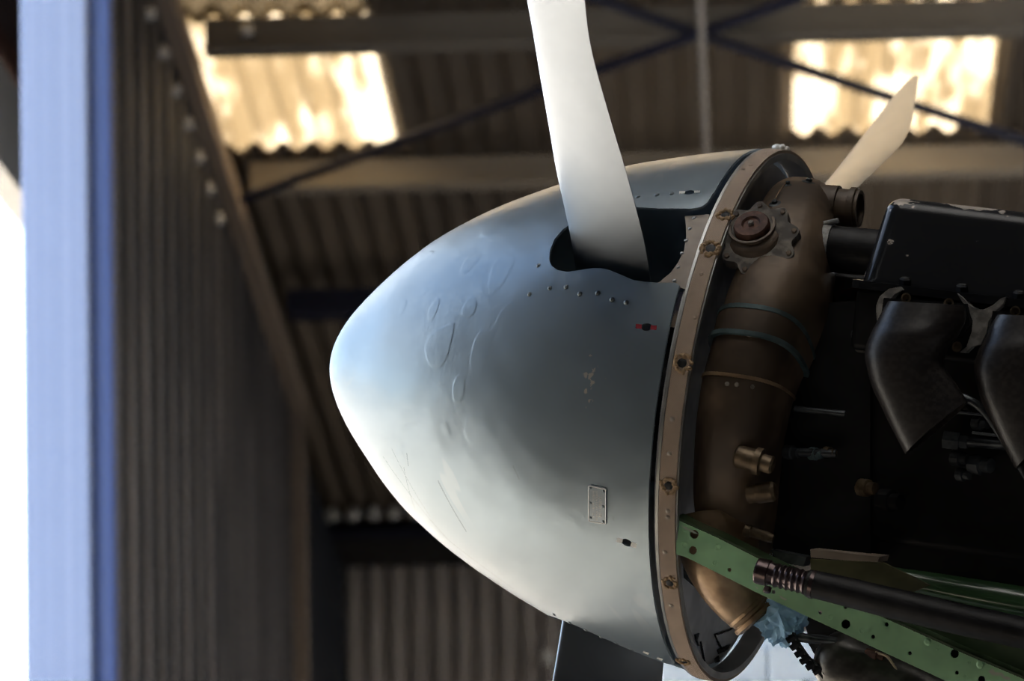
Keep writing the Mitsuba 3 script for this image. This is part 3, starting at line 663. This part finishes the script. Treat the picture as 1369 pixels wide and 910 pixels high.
# gaskets round the exhaust ports
def plate(poly_px, n, t, mat, name, parent, smooth=25, holes=(), **kw):
    f = lambda pp: [(q[0], q[2]) for q in (pl(x, y, n) for x, y in pp)]
    return put(name, prism(f(poly_px), [0, -n, 0], [1, 0, 0], [0, 0, 1], -t if np.cross([1, 0, 0], [0, 0, 1])[1] < 0 else t, [f(h) for h in holes]), mat, parent, smooth, AM, **kw)
plate([(1203, 383), (1207, 387), (1196, 393), (1186, 406), (1180, 422), (1176, 437), (1172, 427), (1171, 409), (1176, 396), (1188, 386)], .262, .02, 'm_alloy', 'port_gasket', eng, label='pale grey port gasket')
plate([(1279.5, 392), (1287, 398), (1297, 409), (1305, 413), (1315, 413.5), (1327, 408), (1337.5, 399), (1345, 396.5), (1341, 406.6), (1329, 418), (1321, 430), (1319, 444), (1311, 460), (1299, 463), (1290, 472), (1283, 471), (1291.8, 463.8), (1299, 443), (1300.6, 428.6), (1295, 416), (1285, 401)], .262, .02, 'm_alloy', 'port_gasket', eng, label='pale grey forked port gasket')
plate(plate_later, .112, .01, 'm_rust', 'rusty_bracket', eng, False)
# exhaust stubs
SL_ = [(1188, 402), (1176, 424), (1164, 448), (1157, 474), (1163, 506), (1180, 546), (1199, 585), (1211, 607)]
SR_ = [(1289, 408), (1290, 428), (1281, 448), (1266, 468), (1261, 484), (1271, 503), (1283, 520), (1293, 537)]
SN = [.292, .296, .301, .305, .309, .312, .315, .317]; SD = [.032, .036, .040, .040, .036, .032, .028, .026]
def stub(ds, du, scale=1.0):
    A = np.array([pl(x, y, n) for (x, y), n in zip(SL_, SN)]); B = np.array([pl(x, y, n) for (x, y), n in zip(SR_, SN)])
    Q = smooth_path(np.c_[(A + B) / 2, (A - B) / 2, SD], 40)
    rings = []
    for q in Q:
        a = np.arange(40) * 2 * np.pi / 40; c, s_ = np.cos(a), np.sin(a)
        rings.append(q[:3] + (np.sign(c) * np.abs(c) ** .9)[:, None] * q[3:6] + (s_ * q[6])[:, None] * np.array([0, 1.0, 0]))
    inner = [ (r - r.mean(0)) * .90 + r.mean(0) for r in rings[:24:-1]]
    m = loft(rings + inner); m.apply_translation([ds, 0, du]); return m
pitch = pl(1360, 612, .318) - pl(1211, 607, .318)
for i in range(4):
    ds, du = pitch[0] * i, pitch[2] * i * 0 - .0 * i
    st = put('exhaust_stub', stub(ds, -.004 * i * 0), 'm_exhaust', eng, 40, AM, label='swept dark steel exhaust stub')
    e = [pl(x, y, .27) for x, y in ((1182, 398), (1292, 406), (1298, 432), (1284, 452), (1200, 452), (1178, 425))]
    put('flange', prism([(q[0] + ds, q[2]) for q in e], [0, -.262, 0], [1, 0, 0], [0, 0, 1], .010), 'm_engine', st, False, AM)
    for px, py in ((1209, 399), (1266, 406), (1277, 464)):
        p = pl(px, py, .272) + [ds, 0, 0]
        put('nut', lathe(p + [0, .008, 0], [.25, -1, .1], [(0, .0062), (.014, .0062), (.014, .0040), (.008, .0035), (.008, 0)], 12), 'm_brass', st, 25, AM)
put('braided_hose', tube([pl(x, y, .285) for x, y in ((1283, 530), (1300, 537), (1318, 552), (1332, 572), (1345, 592), (1375, 640))], .0052, 12), 'm_pipe', eng, 40, AM, label='thin grey braided hose between the exhaust stubs')
# pipes and fittings on the crankcase
def pipe(pts, n, r, mat, name='pipe', **kw): return put(name, tube([pl(x, y, n) for x, y in pts], r, 14), mat, eng, 40, AM, **kw)
pipe([(1268, 588), (1345, 594), (1420, 600)], .20, .007, 'm_pipe')
put('pipe_union', lathe(pl(1262, 587, .20), AM[:3, :3].T @ AFT, [(0, .012), (.02, .012), (.02, .009), (.03, .009)], 6), 'm_pipe', eng, False, AM)
pipe([(1062, 546), (1130, 553)], .20, .004, 'm_pipe'); pipe([(1050, 604), (1118, 606)], .20, .0055, 'm_pipe')
pipe([(1280, 551), (1330, 556)], .22, .002, 'm_pipe'); pipe([(1300, 578), (1350, 584)], .22, .002, 'm_pipe')
for px, py, r, m in ((1051, 604, .009, 'm_pipe'), (1084, 606, .008, 'm_teal'), (1103, 604, .007, 'm_brass'), (1148, 461, .009, 'm_gasket'), (1143, 447, .008, 'm_pipe'), (1278, 540, .010, 'm_engine'), (1303, 565, .009, 'm_pipe'), (1275, 612, .010, 'm_pipe'), (1281, 634, .008, 'm_pipe'), (1300, 620, .013, 'm_pipe'), (1150, 651, .011, 'm_brass'), (1178, 668, .014, 'm_engine')):
    put('fitting', lathe(pl(px, py, .195), [.9, -.42, .05], [(0, r), (r * 1.2, r), (r * 1.3, r * .7), (r * 2.2, r * .7), (r * 2.3, r * .4)], 12), m, eng, 30, AM)
def brass(p0, p1, n, prof, name, lab):
    a, b = pl(*p0, n), pl(*p1, n); ax = (b - a) / np.linalg.norm(b - a); L = np.linalg.norm(b - a)
    put(name, lathe(a, ax, [(t * L, r) for t, r in prof], 16), 'm_brass', eng, 25, AM, label=lab)
brass((984, 609), (1034, 622), .305, [(0, .012), (.06, .014), (.5, .014), (.52, .017), (.68, .017), (.70, .011), (.95, .011), (1, .009)], 'brass_union', 'dull brass pipe union')
brass((1000, 661), (1037, 656), .295, [(0, .011), (.3, .011), (.35, .0125), (.9, .0125), (1, .010)], 'brass_plug', 'dull brass plug')
brass((996, 708), (1034, 720), .27, [(0, .008), (.2, .008), (.25, .0065), (.8, .0065), (1, .005)], 'pipe_stub', 'small dark pipe stub')
# dark bodies between crankcase and bearers
put('sump', rbox([pl(1100, 800, .16)[0], -.16, pl(1200, 895, .14)[2]], [S1, .12, zc + .03], .02), 'm_engine', eng, 30, AM, label='black sump')
plate([(1070, 816), (1090, 824), (1190, 872), (1150, 876), (1105, 858), (1080, 848)], .185, .05, 'm_engine', 'sump_plate', eng, False)
plate([(1083, 734), (1176, 744), (1173, 752), (1084, 745)], .215, .05, 'm_trim', 'wooden_strip', eng, label='brown strip under the crankcase')
plate([(1030, 735), (1078, 744), (1074, 757), (1040, 751)], .22, .03, 'm_pipe', 'bracket', eng)

# ------------------------------------------------------------------ green engine bearer
bear = thing('engine_bearer', 'green painted engine mounting frame sloping under the engine', 'engine mount')
top = [(904, 692), (960, 717), (1015, 745), (1100, 786), (1164, 816), (1218.6, 840), (1282, 868.7), (1372, 907), (1900, 1143)]
bot = [(904, 740.5), (920, 746), (1010, 791), (1071, 820), (1110, 838), (1167.6, 865), (1260, 908), (1800, 1168)]
HB = [(928, 714, 6.0), (926, 735.5, 5.6), (975, 761.5, 2.6), (1034, 791, 2.8), (1098, 797, 5.5), (1096, 818.5, 2.8), (1130.5, 834, 6.2), (1130, 811.5, 2.6), (1167, 851, 2.8), (1185, 834.5, 2.8), (1216, 873, 2.8), (1279, 899, 2.8), (1312, 908, 5), (1276, 873.5, 6)]
plate(top + bot[::-1], .305, .004, 'm_green', 'web_plate', bear, False, [circle((x, y), r, 16) for x, y, r in HB], label='light green drilled plate')
WP = bear + '__web_plate'
e = [pl(x, y, .305) for x, y in top]
put('top_flange', loft([np.array([p + [0, -.001, .0015], p + [0, .028, .0045], p + [0, .028, .0005], p + [0, -.001, -.0015]]) for p in e]), 'm_green_dark', bear, False, AM)
for px, py, r in ((916, 707, .0045), (915.5, 728, .0045), (959.5, 731.5, .0040), (955.5, 752, .0040), (1117, 805, .004), (1110, 825, .004), (1152, 843.5, .004), (1240, 857.5, .0045), (1254, 866, .003), (1296, 885, .003), (1311, 888, .0055), (1290, 904, .003)):
    p = pl(px, py, .305)
    put('rivet', lathe(p + [0, .0005, 0], [0, -1, 0], [(0, r), (.0008, r), (.0026, r * .6), (.0030, 0)] if (px, py) in ((1240, 857.5), (1311, 888)) else [(0, r), (.0010, r), (.0013, r * .8), (.0004, r * .7), (.0004, r * .2), (.0012, 0)], 16), 'm_green', WP, 30, AM)
for poly in ([(1321, 897), (1327, 893), (1330, 898), (1340, 899), (1343, 904), (1350, 905), (1351, 909), (1343, 908), (1338, 903), (1326, 902)], [(1041, 795), (1048, 799), (1052, 801), (1050, 802.5), (1044, 799)], [(909, 701), (914, 703), (930, 711), (934, 714), (928, 713), (912, 705)], [(1009, 783), (1014, 786), (1012, 787)]):
    plate(poly, .3055, .0005, 'm_green_chip', 'paint_chip', WP, False)
pr('m_green_gloss', (.035, .085, .035), .16, 0, .5, clearcoat=.6, clearcoat_gloss=.95)
put('lower_tube', tube([pl(x, y, .235) for x, y in ((1150, 764), (1200, 774), (1262, 786), (1375, 806), (1450, 818), (2000, 905))], [.012, .014, .017, .019, .019, .019], 24), 'm_green_gloss', bear, 40, AM, label='glossy green tube')
plate([(1083, 747), (1180, 752), (1242, 782), (1200, 800), (1085, 775)], .262, .01, 'm_olive', 'olive_plate', bear, False, label='dim olive plate')
plate([(1150, 795), (1240, 815), (1375, 850), (1900, 985), (1900, 1140), (1375, 912), (1219, 842)], .282, .004, 'm_green_dark', 'gusset', bear, False, label='dark green gusset')

# black hose over the bearer
hose = thing('rubber_hose', 'black rubber hose with a shiny fitting running along the green bearer', 'hose')
hp = [(1080, 779), (1120, 788), (1180, 803), (1240, 817), (1300, 831), (1369, 846), (1440, 862), (1960, 985)]
put('hose_body', tube([pl(x, y, .326) for x, y in hp], [.0165, .0175, .0185, .019, .019, .019, .019, .019], 24), 'm_rubber', hose, 40, AM)
a, b = pl(1012, 762, .326), pl(1092, 782, .326); ax = (b - a) / np.linalg.norm(b - a); L = np.linalg.norm(b - a)
prof = [(0, .0150), (.002, .0160), (.20 * L, .0160), (.21 * L, .0145)]
for i in range(6):
    t = (.30 + .095 * i) * L; prof += [(t, .0135), (t + .003, .0152), (t + .006, .0135)]
prof += [(.90 * L, .0150), (.91 * L, .0175), (.97 * L, .0175), (.98 * L, .0165), (L, .0165)]
pr('m_fitting', (.075, .055, .055), .22, .8)
put('ribbed_fitting', lathe(a, ax, prof, 30), 'm_fitting', hose, 25, AM, label='shiny dark ribbed metal fitting')
put('fitting_bolt', lathe(a + ax * .018 + np.array([0, -.008, -.016]), [0, -.5, -1], [(0, .005), (.006, .005), (.007, .003)], 6), 'm_fitting', hose, False, AM)

# blue rag stuffed in the tank outlet
C0 = pl(1046, 830, .235)
ico = trimesh.creation.icosphere(4, 1.0); v = ico.vertices.copy()
rr = np.random.default_rng(21); dirs = rr.normal(size=(46, 3)); dirs /= np.linalg.norm(dirs, axis=1, keepdims=True)
lev = rr.uniform(.62, 1.12, 46)                                  # flat facets of crumpled cloth: a random polyhedron, its creases pushed in and out
g = np.sort(lev / np.maximum(v @ dirs.T, 1e-3), axis=1)
r = np.minimum(g[:, 0], 1.25) + .40 * (meshkit.noise(v * 3.4, 4) - .5) + .12 * np.exp(-((g[:, 1] - g[:, 0]) / .04) ** 2)
v = v * r[:, None] * [.036, .028, .033]
v[:, 2] -= .020 * np.exp(-((v[:, 0] + .014) / .006) ** 2) * np.clip((-v[:, 2] - .012) / .02, 0, 1)
ico.vertices = v + C0
rag = put('blue_rag', ico, 'm_cloth', None, 18, AM, label='crumpled light blue cloth stuffed into the bronze outlet pipe', cat_='rag')

# air intake under the engine, with a bolted flange
duct = thing('air_intake', 'black and grey air intake duct with bolted edge under the green bearer', 'air intake')
a, b = pl(1092, 868, .22), pl(1230, 935, .22); ax = (b - a) / np.linalg.norm(b - a)
pr('m_duct', wear((.05, .048, .044), (.13, .125, .115), 40), .3, .5)
put('duct_pipe', lathe(a, ax, [(0, .004), (.004, .018), (.012, .030), (.03, .040), (.06, .045), (.25, .047)], 36), 'm_duct', duct, 40, AM, label='grey metal duct lit along its top')
edge = [(1061, 846), (1066, 857), (1073, 868), (1082, 880), (1094, 890), (1108, 897), (1124, 905), (1142, 916)]
P = smooth_path([pl(x, y, .25) for x, y in edge], 60)
put('flange_edge', tube(P[::4], .0025, 8), 'm_pipe', duct, 40, AM)
for i in range(2, 60, 6):
    put('flange_bolt', lathe(P[i] + [0, .003, 0], [-.75, -.1, -.65], [(0, .0075), (.007, .0075), (.007, .0045), (.012, .0045)], 6), 'm_rubber', duct, False, AM)
put('upper_rod', tube([pl(x, y, .24) for x, y in ((1080, 850), (1112, 853), (1140, 862), (1152, 875))], .0030, 10), 'm_pipe', duct, 40, AM)
put('upper_lever', tube([pl(x, y, .245) for x, y in ((1064, 857), (1072, 852), (1092, 855), (1116, 857), (1121, 866))], [.004, .006, .005, .004, .003], 10), 'm_pipe', duct, 40, AM)
plate([(1076, 852), (1145, 858), (1260, 905), (1300, 960), (1180, 960), (1120, 905), (1092, 880)], .19, .08, 'm_engine', 'duct_body', duct, False)
put('fitting', lathe(pl(1158, 871, .25), [1, -.2, -.2], [(0, .005), (.008, .006), (.016, .006), (.017, .003), (.024, .003)], 12), 'm_rust', duct, 30, AM)
put('copper_wire', tube([pl(x, y, .255) for x, y in ((1170, 872), (1184, 876), (1194, 888), (1202, 900), (1212, 914), (1230, 940))], .0017, 8), 'm_tan_wire', duct, 40, AM, label='thin tan wire')

# pale blue metal cabinet standing in the hangar beyond
LY = 11.5
c0, c1 = h_y(880, 900, LY)[0], h_y(1180, 900, LY)[0]; zt_ = h_y(1000, 846, LY)[2]
loc_ = thing('metal_cabinet', 'pale blue metal cabinet standing beyond the aircraft, out of focus', 'cabinet')
to_hangar(put('carcass', box([c0, LY + .02, .08], [c1, LY + .55, zt_]), 'm_pale_blue', loc_, False))
to_hangar(put('plinth', box([c0 + .02, LY + .05, 0], [c1 - .02, LY + .5, .08]), 'm_dark', loc_, False))
m_ = h_y(1027, 900, LY)[0]
for x0, x1 in ((c0 + .006, m_ - .003), (m_ + .003, c1 - .006)):
    d_ = to_hangar(put('door', rbox([x0, LY, .09], [x1, LY + .02, zt_ - .035], .004), 'm_pale_blue', loc_, 30))
    hx = h_y(1076, 880, LY)[0] if x1 > m_ + .05 else m_ - .08
    to_hangar(put('handle', box([hx - .006, LY - .02, 1.55], [hx + .006, LY, 1.72]), 'm_green_dark', d_, False))
